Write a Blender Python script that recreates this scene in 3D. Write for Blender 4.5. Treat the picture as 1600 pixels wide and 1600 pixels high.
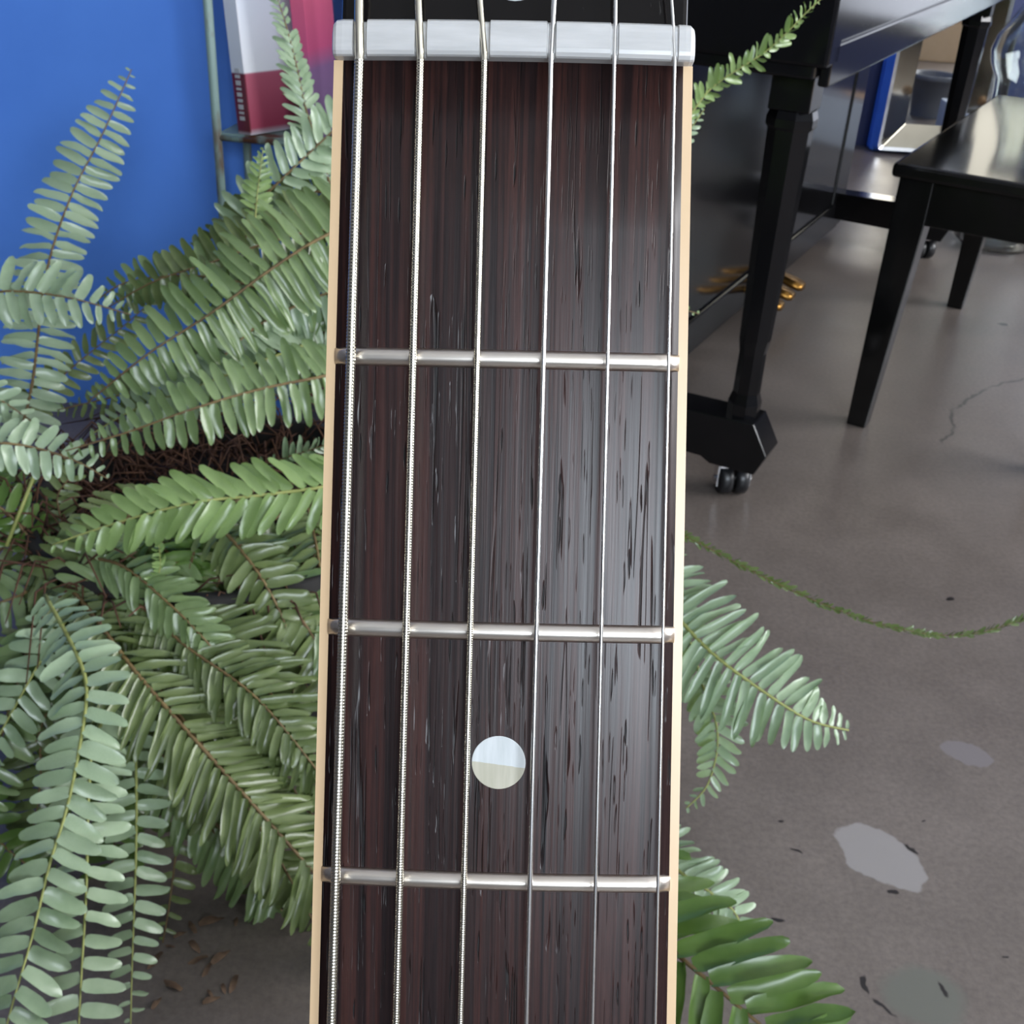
import bpy, math, random
from mathutils import Vector, Matrix
random.seed(7)
PI = math.pi
for o in list(bpy.data.objects): bpy.data.objects.remove(o)
scn = bpy.context.scene
COL = scn.collection

# ------------------------------------------------------------------ camera
cam_d = bpy.data.cameras.new('camera'); cam = bpy.data.objects.new('camera', cam_d); COL.objects.link(cam)
cam_d.sensor_width = 36; cam_d.lens = 1800 / 1600 * 36; cam_d.clip_start = .01; cam_d.clip_end = 60
CAM = Vector((0, 0, .82034))
cam.matrix_world = Matrix(((.998163, -.060591, 0, 0), (.030164, .496920, -.867272, 0), (.052549, .865679, .497834, .82034), (0, 0, 0, 1)))
cam_d.dof.use_dof = True; cam_d.dof.focus_distance = .145; cam_d.dof.aperture_fstop = 130
scn.camera = cam
scn.view_settings.view_transform = 'Standard'; scn.view_settings.look = 'None'
scn.view_settings.gamma = 1; scn.view_settings.use_curve_mapping = False
scn.view_settings.exposure = 0.0

# ------------------------------------------------------------------ light
world = bpy.data.worlds.new('sky'); scn.world = world; world.use_nodes = True
bg = world.node_tree.nodes['Background']; bg.inputs[0].default_value = (.55, .68, 1, 1); bg.inputs[1].default_value = .6
def window_light(name, loc, rot, sx, sy, power, col):
    l = bpy.data.lights.new(name, 'AREA'); l.shape = 'RECTANGLE'; l.size = sx; l.size_y = sy; l.energy = power; l.color = col
    o = bpy.data.objects.new(name, l); COL.objects.link(o); o.location = loc; o.rotation_euler = rot; return o
window_light('daylight_back_window', (1.45, -2.93, 1.85), (PI/2, 0, 0), 2.3, 1.2, 205, (.82, .91, 1))
window_light('daylight_far_window', (2.62, 4.17, .8), (-PI/2, 0, 0), 1.56, 1.0, 6, (.96, .97, 1))
window_light('added_bench_light', (1.475, 4.17, .98), (-PI/2, 0, 0), .55, .64, 1.9, (1, .90, .62))  # added warm lamp, gives the bench top its beige reflection
window_light('daylight_right_window', (3.83, 1.2, 1.7), (0, PI/2, 0), 1.6, 3.0, 260, (.97, .98, 1))

# ------------------------------------------------------------------ materials
def mat(name, color=(.5, .5, .5), rough=.5, metal=0, spec=.5, coat=0, coat_rough=.05, trans=0, ior=1.45):
    m = bpy.data.materials.new(name); m.use_nodes = True
    b = m.node_tree.nodes['Principled BSDF']
    b.inputs['Base Color'].default_value = (*color, 1); b.inputs['Roughness'].default_value = rough
    b.inputs['Metallic'].default_value = metal; b.inputs['Specular IOR Level'].default_value = spec
    b.inputs['Coat Weight'].default_value = coat; b.inputs['Coat Roughness'].default_value = coat_rough
    b.inputs['Transmission Weight'].default_value = trans; b.inputs['IOR'].default_value = ior
    return m
class NT:
    def __init__(s, m): s.m = m; s.t = m.node_tree; s.b = s.t.nodes['Principled BSDF']
    def n(s, typ, **kw):
        nd = s.t.nodes.new(typ)
        for k, v in kw.items():
            if k.startswith('i_'):
                key = k[2:]; nd.inputs[int(key) if key.isdigit() else key.replace('_', ' ')].default_value = v
            else: setattr(nd, k, v)
        return nd
    def l(s, a, b): s.t.links.new(a, b)
    def coords(s, scale, out='Object', rot=(0, 0, 0), loc=(0, 0, 0)):
        tc = s.n('ShaderNodeTexCoord'); mp = s.n('ShaderNodeMapping'); mp.inputs['Scale'].default_value = scale
        mp.inputs['Rotation'].default_value = rot; mp.inputs['Location'].default_value = loc
        s.l(tc.outputs[out], mp.inputs['Vector']); return mp.outputs[0]
    def noise(s, vec, scale=1, detail=4, rough=.55, dist=0):
        nz = s.n('ShaderNodeTexNoise'); nz.inputs['Scale'].default_value = scale; nz.inputs['Detail'].default_value = detail
        nz.inputs['Roughness'].default_value = rough; nz.inputs['Distortion'].default_value = dist
        if vec is not None: s.l(vec, nz.inputs['Vector'])
        return nz.outputs[0]
    def ramp(s, fac, stops, interp='LINEAR'):
        r = s.n('ShaderNodeValToRGB'); r.color_ramp.interpolation = interp
        el = r.color_ramp.elements
        while len(el) < len(stops): el.new(.5)
        for e, (p, c) in zip(el, stops):
            e.position = p; e.color = (*c, 1) if len(c) == 3 else c
        s.l(fac, r.inputs[0]); return r.outputs[0]
    def mix(s, fac, a, b, mode='MIX'):
        x = s.n('ShaderNodeMix', data_type='RGBA', blend_type=mode)
        for sock, v in ((x.inputs[0], fac), (x.inputs[6], a), (x.inputs[7], b)):
            if isinstance(v, (int, float)): sock.default_value = v
            elif isinstance(v, tuple): sock.default_value = (*v, 1)
            else: s.l(v, sock)
        return x.outputs[2]
    def math(s, op, a, b=0, clamp=False):
        x = s.n('ShaderNodeMath', operation=op, use_clamp=clamp)
        for sock, v in ((x.inputs[0], a), (x.inputs[1], b)):
            if isinstance(v, (int, float)): sock.default_value = v
            else: s.l(v, sock)
        return x.outputs[0]
    def bump(s, h, strength, dist):
        b = s.n('ShaderNodeBump'); b.inputs['Strength'].default_value = strength; b.inputs['Distance'].default_value = dist
        s.l(h, b.inputs['Height']); s.l(b.outputs[0], s.b.inputs['Normal'])
def simple_noise(m, c1, c2, scale, detail=4, bump=0, bdist=.001, stretch=(1, 1, 1)):
    t = NT(m); v = t.coords(tuple(scale * k for k in stretch)); nz = t.noise(v, 1, detail)
    t.l(t.ramp(nz, [(.3, c1), (.7, c2)]), t.b.inputs['Base Color'])
    if bump: t.bump(nz, bump, bdist)
    return m

M = {}
M['blue'] = simple_noise(mat('blue_paint', rough=.5), (.080, .23, .74), (.098, .27, .82), 5, 5, .15, .002)
M['navy'] = simple_noise(mat('navy_paint', rough=.5), (.014, .022, .075), (.018, .027, .09), 3, 4)
M['plaster'] = simple_noise(mat('white_plaster', rough=.9), (.66, .65, .63), (.74, .73, .70), 2, 4)
M['grey_wall'] = simple_noise(mat('grey_plaster', rough=.8), (.10, .10, .11), (.13, .13, .14), 2, 4)
M['window_frame'] = simple_noise(mat('frame_paint', rough=.5), (.03, .03, .03), (.05, .05, .05), 20)
M['piano'] = simple_noise(mat('piano_black_lacquer', rough=.13, spec=.5), (.0035, .0035, .004), (.005, .005, .006), 8)
M['bench'] = simple_noise(mat('bench_black_lacquer', rough=.10, spec=.5), (.003, .003, .003), (.005, .005, .005), 8)
M['brass'] = simple_noise(mat('brass', rough=.3, metal=1), (.30, .15, .035), (.42, .23, .06), 60)
M['chrome'] = simple_noise(mat('chrome', rough=.18, metal=1), (.6, .6, .62), (.75, .75, .77), 40)
M['rubber'] = simple_noise(mat('caster_rubber', rough=.35), (.008, .008, .009), (.014, .014, .016), 80)
M['pot'] = simple_noise(mat('dark_planter', rough=.85), (.010, .009, .009), (.018, .016, .015), 20, 4, .2, .001)
M['grey_pot'] = simple_noise(mat('grey_planter', rough=.5), (.16, .17, .19), (.2, .21, .23), 12)
M['soil'] = simple_noise(mat('dark_soil', rough=1), (.006, .004, .003), (.03, .017, .010), 60, 6, .8, .01)
M['dead'] = simple_noise(mat('dry_brown_stem', rough=.8), (.03, .011, .006), (.11, .048, .024), 30, 3)
M['scrap'] = simple_noise(mat('dry_leaf', rough=.8), (.05, .027, .015), (.19, .12, .075), 60, 3)
M['rachis'] = simple_noise(mat('brown_rachis', rough=.6), (.10, .06, .025), (.19, .13, .05), 40, 3)
M['rachis_green'] = simple_noise(mat('green_rachis', rough=.6), (.20, .22, .06), (.30, .32, .10), 40, 3)
M['silver'] = simple_noise(mat('silver_frame', rough=.22, metal=1), (.55, .57, .6), (.7, .72, .75), 25)
M['mirror'] = simple_noise(mat('mirror_glass', rough=.02, metal=1), (.86, .88, .88), (.9, .91, .9), 3)
M['bevel'] = simple_noise(mat('beige_tinted_mirror', rough=.12, metal=1), (.36, .33, .27), (.44, .41, .34), 6)  # beige of the bevel's reflection is put into the mirror colour
M['plinth'] = simple_noise(mat('pale_plinth_paint', rough=.5), (.34, .38, .45), (.42, .46, .53), 8)
M['blue_edge'] = simple_noise(mat('blue_edge_paint', rough=.4), (.10, .27, .80), (.12, .30, .86), 10)
M['carton'] = simple_noise(mat('beige_carton', rough=.8), (.62, .45, .27), (.70, .52, .33), 8)
M['dowel'] = simple_noise(mat('pale_wood', rough=.6), (.55, .33, .18), (.65, .42, .24), 30, 3, stretch=(1, 10, 10))
M['glass'] = simple_noise(mat('greenish_glass', rough=.03, trans=1, ior=1.5), (.88, .93, .92), (.92, .96, .95), 8)
# painted and rusting rack tubes
m = mat('rusty_sage_paint', rough=.45); t = NT(m)
t.l(t.mix(t.ramp(t.noise(t.coords((14, 14, 5)), 1, 5), [(.53, (0, 0, 0)), (.60, (1, 1, 1))]), (.21, .30, .28), (.10, .04, .02)), t.b.inputs['Base Color']); M['rack'] = m
# guitar
m = mat('bone', rough=.28, spec=.5); t = NT(m)
nz = t.noise(t.coords((120, 900, 300)), 1, 4)
t.l(t.ramp(nz, [(.3, (.47, .465, .46)), (.7, (.56, .55, .545))]), t.b.inputs['Base Color'])
t.b.inputs['Subsurface Weight'].default_value = .15; t.b.inputs['Subsurface Radius'].default_value = (.002, .0015, .001); M['bone'] = m
M['binding'] = simple_noise(mat('ivory_binding', rough=.3), (.62, .43, .25), (.70, .50, .31), 90, 4, stretch=(1, .3, 1))
M['nickel'] = simple_noise(mat('nickel_fret', rough=.30, metal=1), (.74, .66, .58), (.88, .82, .75), 300, 4, .15, .00005, (.3, 1, 1))
M['string_wound'] = simple_noise(mat('wound_string', rough=.22, metal=1), (.80, .74, .60), (.92, .88, .76), 400)
M['string_plain'] = simple_noise(mat('plain_steel_string', rough=.27, metal=1), (.80, .79, .77), (.92, .91, .9), 200)
m = mat('black_headstock_lacquer', rough=.08, spec=.25); t = NT(m)
sc = t.noise(t.coords((900, 60, 60), rot=(0, 0, .25)), 1, 6, .7)
t.l(t.ramp(sc, [(.66, (.006, .005, .005)), (.74, (.10, .095, .09))]), t.b.inputs['Base Color']); M['headstock'] = m
m = mat('mother_of_pearl', rough=.16, coat=.5); t = NT(m)
v = t.coords((1, 1, 1)); sep = t.n('ShaderNodeSeparateXYZ'); t.l(v, sep.inputs[0])
wob = t.noise(t.coords((350, 120, 100)), 1, 3)
e = t.math('ADD', t.math('ADD', t.math('MULTIPLY', sep.outputs[1], 1000), t.math('MULTIPLY', sep.outputs[0], 110)), t.math('MULTIPLY', wob, .5))
up = t.ramp(t.math('ADD', t.math('MULTIPLY', e, .5), .5), [(.49, (0, 0, 0)), (.51, (1, 1, 1))])
streak = t.noise(t.coords((900, 90, 300)), 1, 5)
t.l(t.mix(up, t.ramp(streak, [(.3, (.43, .41, .32)), (.7, (.54, .51, .42))]), t.ramp(streak, [(.3, (.52, .55, .55)), (.7, (.66, .68, .69))])), t.b.inputs['Base Color']); M['pearl'] = m
# rosewood fingerboard: long red-brown and blue-black streaks, open pores and short checks
m = mat('rosewood', rough=.36, spec=.42); t = NT(m)
s1 = t.noise(t.coords((230, 3.2, 30)), 1, 5, .6)
s2 = t.noise(t.coords((900, 14, 30)), 1, 4, .6)
c = t.ramp(s1, [(.30, (.010, .008, .010)), (.40, (.038, .021, .020)), (.46, (.020, .014, .015)), (.53, (.070, .033, .028)), (.58, (.030, .019, .019)), (.64, (.060, .028, .024)), (.72, (.010, .009, .012))])
c = t.mix(.45, c, t.ramp(s2, [(.3, (.25, .22, .22)), (.7, (.95, .85, .8))]), 'MULTIPLY')
c = t.mix(1.0, c, (.74, .62, .62), 'MULTIPLY')
gr = t.noise(t.coords((1500, 260, 60)), 1, 5, .7)
c = t.mix(.5, c, t.ramp(gr, [(.3, (.55, .53, .53)), (.7, (1.25, 1.2, 1.2))]), 'MULTIPLY')
def cells(sc, rot, loc, thr, jig):
    w_ = t.n('ShaderNodeTexNoise'); w_.inputs['Scale'].default_value = 1; w_.inputs['Detail'].default_value = 3
    t.l(t.coords((260, 120, 60), loc=loc), w_.inputs['Vector'])
    vm = t.n('ShaderNodeVectorMath', operation='MULTIPLY_ADD'); t.l(w_.outputs[1], vm.inputs[0]); vm.inputs[1].default_value = (jig, jig * .3, 0); t.l(t.coords(sc, rot=(0, 0, rot), loc=loc), vm.inputs[2])
    v_ = t.n('ShaderNodeTexVoronoi', feature='F1', voronoi_dimensions='2D'); v_.inputs['Scale'].default_value = 1; t.l(vm.outputs[0], v_.inputs['Vector'])
    return t.ramp(v_.outputs['Distance'], [(thr * .55, (1, 1, 1)), (thr, (0, 0, 0))])
mk = lambda sc, loc, lo: t.ramp(t.noise(t.coords(sc, loc=loc), 1, 2), [(lo, (0, 0, 0)), (lo + .06, (1, 1, 1))])
pores = t.math('MULTIPLY', cells((1700, 75, 1), .012, (5, 2, 0), .15, .5), mk((260, 26, 30), (1, 5, 0), .50))
short = t.math('MULTIPLY', cells((430, 36, 1), -.02, (9, 4, 0), .062, .35), mk((150, 22, 30), (6, 2, 0), .46))
short2 = t.math('MULTIPLY', cells((520, 25, 1), .022, (2, 8, 0), .058, .4), mk((120, 18, 30), (3, 9, 0), .47))
k1 = t.noise(t.coords((760, 13, 40), rot=(0, 0, -.014)), 1, 1.5, .4, 0)
kk = t.math('ABSOLUTE', t.math('SUBTRACT', k1, .5))
kmask = t.ramp(t.noise(t.coords((330, 38, 30), loc=(3, 1, 0)), 1, 2), [(.54, (0, 0, 0)), (.60, (1, 1, 1))])
checks = t.math('MULTIPLY', t.ramp(kk, [(.008, (1, 1, 1)), (.020, (0, 0, 0))]), kmask)
holes = t.math('MAXIMUM', t.math('MAXIMUM', t.math('MULTIPLY', pores, .4), t.math('MULTIPLY', checks, .8)), t.math('MAXIMUM', short, short2))
t.l(t.mix(t.math('MULTIPLY', holes, .93), c, (.0035, .003, .0035)), t.b.inputs['Base Color'])
t.l(t.math('ADD', .24, t.math('ADD', t.math('MULTIPLY', s2, .14), t.math('MULTIPLY', holes, .3))), t.b.inputs['Roughness'])
hgt = t.math('SUBTRACT', t.math('MULTIPLY', s2, .16), holes)
t.bump(hgt, .7, .00035); M['rosewood'] = m
M['mahogany'] = simple_noise(mat('mahogany_neck', rough=.25, coat=.6), (.09, .03, .015), (.14, .05, .025), 60, 4, stretch=(3, .2, 1))
M['spruce'] = simple_noise(mat('sunburst_top', rough=.2, coat=.7), (.20, .07, .02), (.36, .15, .05), 8, 4, stretch=(4, .3, 1))
# polished concrete
m = mat('polished_concrete', rough=.3, spec=.5); t = NT(m)
big = t.noise(t.coords((1.3, 1.3, 1)), 1, 5, .6); mid = t.noise(t.coords((9, 9, 1)), 1, 6, .65); fine = t.noise(t.coords((160, 160, 1)), 1, 4, .7)
c = t.ramp(big, [(.3, (.088, .078, .073)), (.7, (.135, .124, .119))])
c = t.mix(.6, c, t.ramp(mid, [(.3, (.62, .62, .62)), (.7, (1.0, 1.0, 1.0))]), 'MULTIPLY')
c = t.mix(.5, c, t.ramp(fine, [(.3, (.42, .42, .42)), (.62, (1.0, 1.0, 1.0))]), 'MULTIPLY')
c = t.mix(1.0, c, (1.32, 1.22, 1.14), 'MULTIPLY')
tc = t.n('ShaderNodeTexCoord')
warp = t.noise(t.coords((26, 26, 1)), 1, 3); warp2 = t.noise(t.coords((26, 26, 1), loc=(7, 3, 0)), 1, 3)
sepf = t.n('ShaderNodeSeparateXYZ'); t.l(tc.outputs['Object'], sepf.inputs[0])
wx = t.math('ADD', sepf.outputs[0], t.math('MULTIPLY', t.math('SUBTRACT', warp, .5), .028))
wy = t.math('ADD', sepf.outputs[1], t.math('MULTIPLY', t.math('SUBTRACT', warp2, .5), .028))
def patch(cx, cy, rx, ry, ang, edge=.12):
    dx = t.math('SUBTRACT', wx, cx); dy = t.math('SUBTRACT', wy, cy); ca, sa = math.cos(ang), math.sin(ang)
    a = t.math('DIVIDE', t.math('ADD', t.math('MULTIPLY', dx, ca), t.math('MULTIPLY', dy, sa)), rx)
    b = t.math('DIVIDE', t.math('SUBTRACT', t.math('MULTIPLY', dy, ca), t.math('MULTIPLY', dx, sa)), ry)
    r = t.math('SQRT', t.math('ADD', t.math('MULTIPLY', a, a), t.math('MULTIPLY', b, b)))
    return t.ramp(t.math('SUBTRACT', r, .5), [(.5 - edge, (1, 1, 1)), (.5, (0, 0, 0))])
for (cx, cy, rx, ry, ang, col, e) in (
        (.374, .808, .047, .034, -.85, (.22, .205, .20), .06), (.507, .966, .028, .019, -.5, (.145, .13, .132), .08),
        (.372, .650, .042, .034, 0, (.105, .105, .09), .3), (.85, 1.19, .03, .03, 0, (.17, .16, .16), .2)):
    c = t.mix(patch(cx, cy, rx, ry, ang, e), c, col)
for (cx, cy, rx, ry, ang) in ((.2955, .8055, .007, .0022, -.9), (.408, .818, .008, .0028, -.95), (.2604, .7226, .006, .0028, -.2), (.3769, .7609, .005, .0025, -.1),
        (.3215, .660, .012, .003, 1.35), (.333, .636, .016, .0022, -.7), (.391, .657, .009, .0024, -1.0), (.58, 1.27, .006, .005, 0), (1.02, 2.36, .012, .008, 0),
        (.285, .845, .003, .002, 0), (.43, .86, .004, .002, .4), (.455, .70, .003, .002, .4)):
    c = t.mix(patch(cx, cy, rx, ry, ang, .3), c, (.012, .010, .010))
def crack(pts, w):
    global c
    for (x0, y0), (x1, y1) in zip(pts, pts[1:]):
        ang = math.atan2(y1 - y0, x1 - x0); L = math.hypot(x1 - x0, y1 - y0)
        c = t.mix(t.math('MULTIPLY', patch((x0 + x1) / 2, (y0 + y1) / 2, L * .58, w, ang, .4), .75), c, (.018, .016, .015))
crack([(.98, 2.07), (.872, 2.003), (.769, 1.889), (.747, 1.807), (.705, 1.745)], .0045)
t.l(c, t.b.inputs['Base Color'])
t.l(t.math('ADD', .24, t.math('MULTIPLY', mid, .22)), t.b.inputs['Roughness'])
t.bump(t.math('ADD', t.math('MULTIPLY', fine, .5), mid), .12, .002); M['floor'] = m
# leaves
def leaf_mat(name, c1, c2, rough=.27):
    m = mat(name, rough=rough, spec=.65); t = NT(m)
    g = t.n('ShaderNodeNewGeometry'); oi = t.n('ShaderNodeObjectInfo')
    nz = t.noise(t.coords((45, 45, 45)), 1, 4)
    f = t.math('ADD', t.math('MULTIPLY', nz, .7), t.math('MULTIPLY', t.math('ADD', g.outputs['Random Per Island'], oi.outputs['Random']), .2))
    col = t.ramp(f, [(.25, c1), (.85, c2)]); t.l(col, t.b.inputs['Base Color'])
    tr = t.n('ShaderNodeBsdfTranslucent'); t.l(t.mix(1.0, col, (1.1, 1.25, .6), 'MULTIPLY'), tr.inputs[0])
    mx = t.n('ShaderNodeMixShader'); mx.inputs[0].default_value = .25
    out = t.t.nodes['Material Output']; t.l(t.b.outputs[0], mx.inputs[1]); t.l(tr.outputs[0], mx.inputs[2]); t.l(mx.outputs[0], out.inputs[0])
    return m
LEAF = [leaf_mat('pale_green_leaf', (.20, .29, .17), (.40, .50, .34)), leaf_mat('mid_green_leaf', (.10, .168, .062), (.225, .30, .135)),
        leaf_mat('olive_green_leaf', (.088, .125, .043), (.19, .24, .095)), leaf_mat('bright_green_leaf', (.145, .235, .075), (.275, .375, .145)),
        leaf_mat('deep_green_leaf', (.05, .11, .018), (.13, .21, .05), .3)]

# ------------------------------------------------------------------ mesh helpers
class MB:
    def __init__(s): s.v = []; s.f = []; s.sm = []
    def add(s, vs, fs, smooth=False, M=None):
        o = len(s.v)
        s.v += [tuple(M @ Vector(p)) for p in vs] if M is not None else [tuple(p) for p in vs]
        s.f += [tuple(i + o for i in q) for q in fs]; s.sm += [smooth] * len(fs); return s
    def box(s, x0, x1, y0, y1, z0, z1, M=None):
        return s.add([(x, y, z) for z in (z0, z1) for y in (y0, y1) for x in (x0, x1)],
                     [(0, 2, 3, 1), (4, 5, 7, 6), (0, 1, 5, 4), (2, 6, 7, 3), (0, 4, 6, 2), (1, 3, 7, 5)], False, M)
    def prism(s, outline, z0, z1, M=None, smooth=False):
        n = len(outline)
        vs = [(x, y, z0) for x, y in outline] + [(x, y, z1) for x, y in outline]
        s.add(vs, [tuple(range(n - 1, -1, -1)), tuple(range(n, 2 * n))], False, M)
        o = len(s.v) - 2 * n
        for i in range(n):
            j = (i + 1) % n; s.f.append((o + i, o + j, o + n + j, o + n + i)); s.sm.append(smooth)
        return s
    def loft(s, rings, closed=True, cap=True, smooth=True, M=None):
        n = len(rings[0]); vs = [p for r in rings for p in r]; fs = []
        for a in range(len(rings) - 1):
            for i in range(n if closed else n - 1):
                j = (i + 1) % n; fs.append((a * n + i, a * n + j, (a + 1) * n + j, (a + 1) * n + i))
        s.add(vs, fs, smooth, M)
        if cap:
            o = len(s.v) - len(vs)
            s.f += [tuple(o + i for i in range(n - 1, -1, -1)), tuple(o + (len(rings) - 1) * n + i for i in range(n))]; s.sm += [False, False]
        return s
    def lathe(s, prof, seg=24, M=None, smooth=True, cap=True):
        return s.loft([[(r * math.cos(2 * PI * i / seg), r * math.sin(2 * PI * i / seg), z) for i in range(seg)] for r, z in prof], True, cap, smooth, M)
    def tube(s, pts, radii, seg=8, M=None, cap=True):
        pts = [Vector(p) for p in pts]
        if isinstance(radii, (int, float)): radii = [radii] * len(pts)
        rings = []; ref = None
        for i, p in enumerate(pts):
            d = (pts[min(i + 1, len(pts) - 1)] - pts[max(i - 1, 0)]).normalized()
            if ref is None: ref = d.orthogonal().normalized()
            ref = (ref - d * ref.dot(d)).normalized(); b = d.cross(ref)
            rings.append([p + (ref * math.cos(2 * PI * k / seg) + b * math.sin(2 * PI * k / seg)) * radii[i] for k in range(seg)])
        return s.loft(rings, True, cap, True, M)
    def mesh(s, name, material):
        me = bpy.data.meshes.new(name); me.from_pydata(s.v, [], s.f); me.materials.append(material)
        me.polygons.foreach_set('use_smooth', s.sm); me.update(); return me
    def build(s, name, material, parent=None, bevel=0, loc=None, rz=0):
        o = bpy.data.objects.new(name, s.mesh(name, material)); COL.objects.link(o)
        if parent: o.parent = parent
        if loc is not None: o.location = loc
        if rz: o.rotation_euler.z = rz
        if bevel:
            b = o.modifiers.new('bevel', 'BEVEL'); b.width = bevel; b.segments = 2; b.limit_method = 'ANGLE'
        return o
def B(): return MB()
def empty(name, loc=(0, 0, 0), rz=0, label=None, cat=None, group=None):
    o = bpy.data.objects.new(name, None); COL.objects.link(o); o.location = loc; o.rotation_euler = (0, 0, rz); o.empty_display_size = .05
    if label: tag(o, label, cat, group)
    return o
def tag(o, label, cat, group=None, kind=None):
    o['label'] = label; o['category'] = cat
    if group: o['group'] = group
    if kind: o['kind'] = kind
    return o
def struct(o): o['kind'] = 'structure'; return o
def T(x, y, z): return Matrix.Translation((x, y, z))
def RX(a): return Matrix.Rotation(a, 4, 'X')
def RY(a): return Matrix.Rotation(a, 4, 'Y')
def RZ(a): return Matrix.Rotation(a, 4, 'Z')

# ------------------------------------------------------------------ the room
struct(B().box(-3.6, 3.9, -3.0, 4.25, -.08, 0).build('floor', M['floor']))
struct(B().box(-3.6, 3.9, -3.0, 4.25, 2.9, 3.0).build('ceiling', M['plaster']))
struct(B().box(-3.5, -.38, 1.70, 1.82, 0, 2.9).build('wall_left', M['blue']))
struct(B().box(-.50, -.38, 1.82, 4.1, 0, 2.9).build('wall_inner', M['blue']))
struct(B().box(-3.6, -3.5, -2.9, 1.82, 0, 2.9).build('wall_side', M['grey_wall']))
wf = B()   # far wall with a window and the added opening beside it
wf.box(-.5, 3.8, 4.1, 4.2, 0, .3).box(-.5, 3.8, 4.1, 4.2, 1.3, 2.9).box(-.5, 1.2, 4.1, 4.2, .3, 1.3).box(1.2, 1.75, 4.1, 4.2, .3, .66).box(1.75, 1.84, 4.1, 4.2, .3, 1.3).box(3.4, 3.8, 4.1, 4.2, .3, 1.3)
struct(wf.build('wall_far', M['navy']))
wb = B()
wb.box(-3.5, 3.8, -2.95, -2.9, 0, 1.25).box(-3.5, 3.8, -2.95, -2.9, 2.45, 2.9).box(-3.5, .3, -2.95, -2.9, 1.25, 2.45).box(2.6, 3.8, -2.95, -2.9, 1.25, 2.45)
struct(wb.build('wall_back', M['grey_wall']))
wr = B()
wr.box(3.8, 3.9, -2.9, 4.2, 0, .9).box(3.8, 3.9, -2.9, 4.2, 2.5, 2.9).box(3.8, 3.9, -2.9, -.3, .9, 2.5).box(3.8, 3.9, 2.7, 4.2, .9, 2.5)
struct(wr.build('wall_right', M['grey_wall']))
def window(name, Mx, w, h):
    b = B(); t_ = .05
    b.box(-w/2, w/2, -.03, .03, 0, t_, Mx).box(-w/2, w/2, -.03, .03, h - t_, h, Mx).box(-w/2, -w/2 + t_, -.03, .03, t_, h - t_, Mx).box(w/2 - t_, w/2, -.03, .03, t_, h - t_, Mx)
    b.box(-.02, .02, -.02, .02, t_, h - t_, Mx)
    return struct(b.build(name, M['window_frame']))
window('window_1', T(2.62, 4.13, .3), 1.56, 1.0)
window('added_bench_opening', T(1.475, 4.13, .66), .55, .64)  # added opening framing the warm lamp for the bench reflection
window('window_2', T(1.45, -2.9, 1.25), 2.3, 1.2)
window('window_3', T(3.8, 1.2, .9) @ RZ(PI/2), 3.0, 1.6)

# ------------------------------------------------------------------ guitar
gx = Vector((.999185, .005452, .039997)); gy = Vector((-.038328, .439059, .897640)); gz = Vector((-.012667, -.898442, .438910))
NUT = Vector((-.003145, .146037, .798344)); GL = .838
G = bpy.data.objects.new('guitar', None); COL.objects.link(G); G.empty_display_size = .1
base = NUT - gy * GL
G.matrix_world = Matrix(((gx.x, gy.x, gz.x, base.x), (gx.y, gy.y, gz.y, base.y), (gx.z, gy.z, gz.z, base.z), (0, 0, 0, 1)))
tag(G, 'six-string guitar with dark rosewood fingerboard, ivory binding and pale nut in front of the fern', 'guitar')
O = (0, GL, 0)                           # parts are laid out from the nut: y = 0 at the nut, minus towards the body
mm = .001
SC = 628.65
def fretpos(n): return SC * (1 - 2 ** (-n / 12))
def halfw(D): return (43 + .0286 * D) / 2
def crest(x): return .40 - x * x / 610.0
BW = 1.15
def strip(x_of, y0, y1, ny, nx, zlow):
    """curved-top bar: x_of(u, D) across, D = distance from the nut in mm"""
    rings = []
    for i in range(ny + 1):
        D = y0 + (y1 - y0) * i / ny
        xs = [x_of(k / nx, D) for k in range(nx + 1)]
        ring = [(x * mm, -D * mm, crest(x) * mm) for x in xs] + [(xs[-1] * mm, -D * mm, zlow * mm), (xs[0] * mm, -D * mm, zlow * mm)]
        rings.append(ring)
    return rings
DEND = 470
fb = B().loft(strip(lambda u, D: (-1 + 2 * u) * (halfw(D) - BW), 0, DEND, 24, 16, -5), True, True, True)
FB = fb.build('fingerboard', M['rosewood'], G, loc=O); FB['label'] = 'dark rosewood fingerboard with open grain'
for s in (-1, 1):
    b = B().loft(strip((lambda u, D: -halfw(D) + BW * u) if s < 0 else (lambda u, D: halfw(D) - BW * (1 - u)), 0, DEND, 12, 2, -5), True, True, False)
    o = b.build('binding', M['binding'], G, loc=O); o['label'] = 'ivory edge binding'
for n in range(1, 21):
    D = fretpos(n)
    if D > DEND - 3: break
    hw = halfw(D) - BW + .1; rings = []
    for k in range(25):
        x = -hw + 2 * hw * k / 24; z = crest(x)
        endk = min(1, min(k, 24 - k) / 1.0 + .35)
        rings.append([(x * mm, (-D + 1.15 * math.cos(a) * (.85 + .15 * endk)) * mm, (z - .12 + 1.12 * endk * math.sin(a)) * mm) for a in [PI * q / 10 for q in range(11)]])
    B().loft(rings, True, True, True).build('fret', M['nickel'], G, loc=O)
for n in (3, 5, 7, 9, 12, 15):
    D = (fretpos(n) + fretpos(n - 1)) / 2 if n != 3 else 84.95
    b = B().lathe([(0.0, -1.0 * mm), (3.34 * mm, -1.0 * mm), (3.34 * mm, .02 * mm), (3.26 * mm, .06 * mm), (0.0, .07 * mm)], 48, None, False, False)
    o = b.build('inlay_dot', M['pearl'], FB, loc=((.12 if n == 3 else 0) * mm, -D * mm, .40 * mm)); o['label'] = 'round mother-of-pearl position dot'
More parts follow.
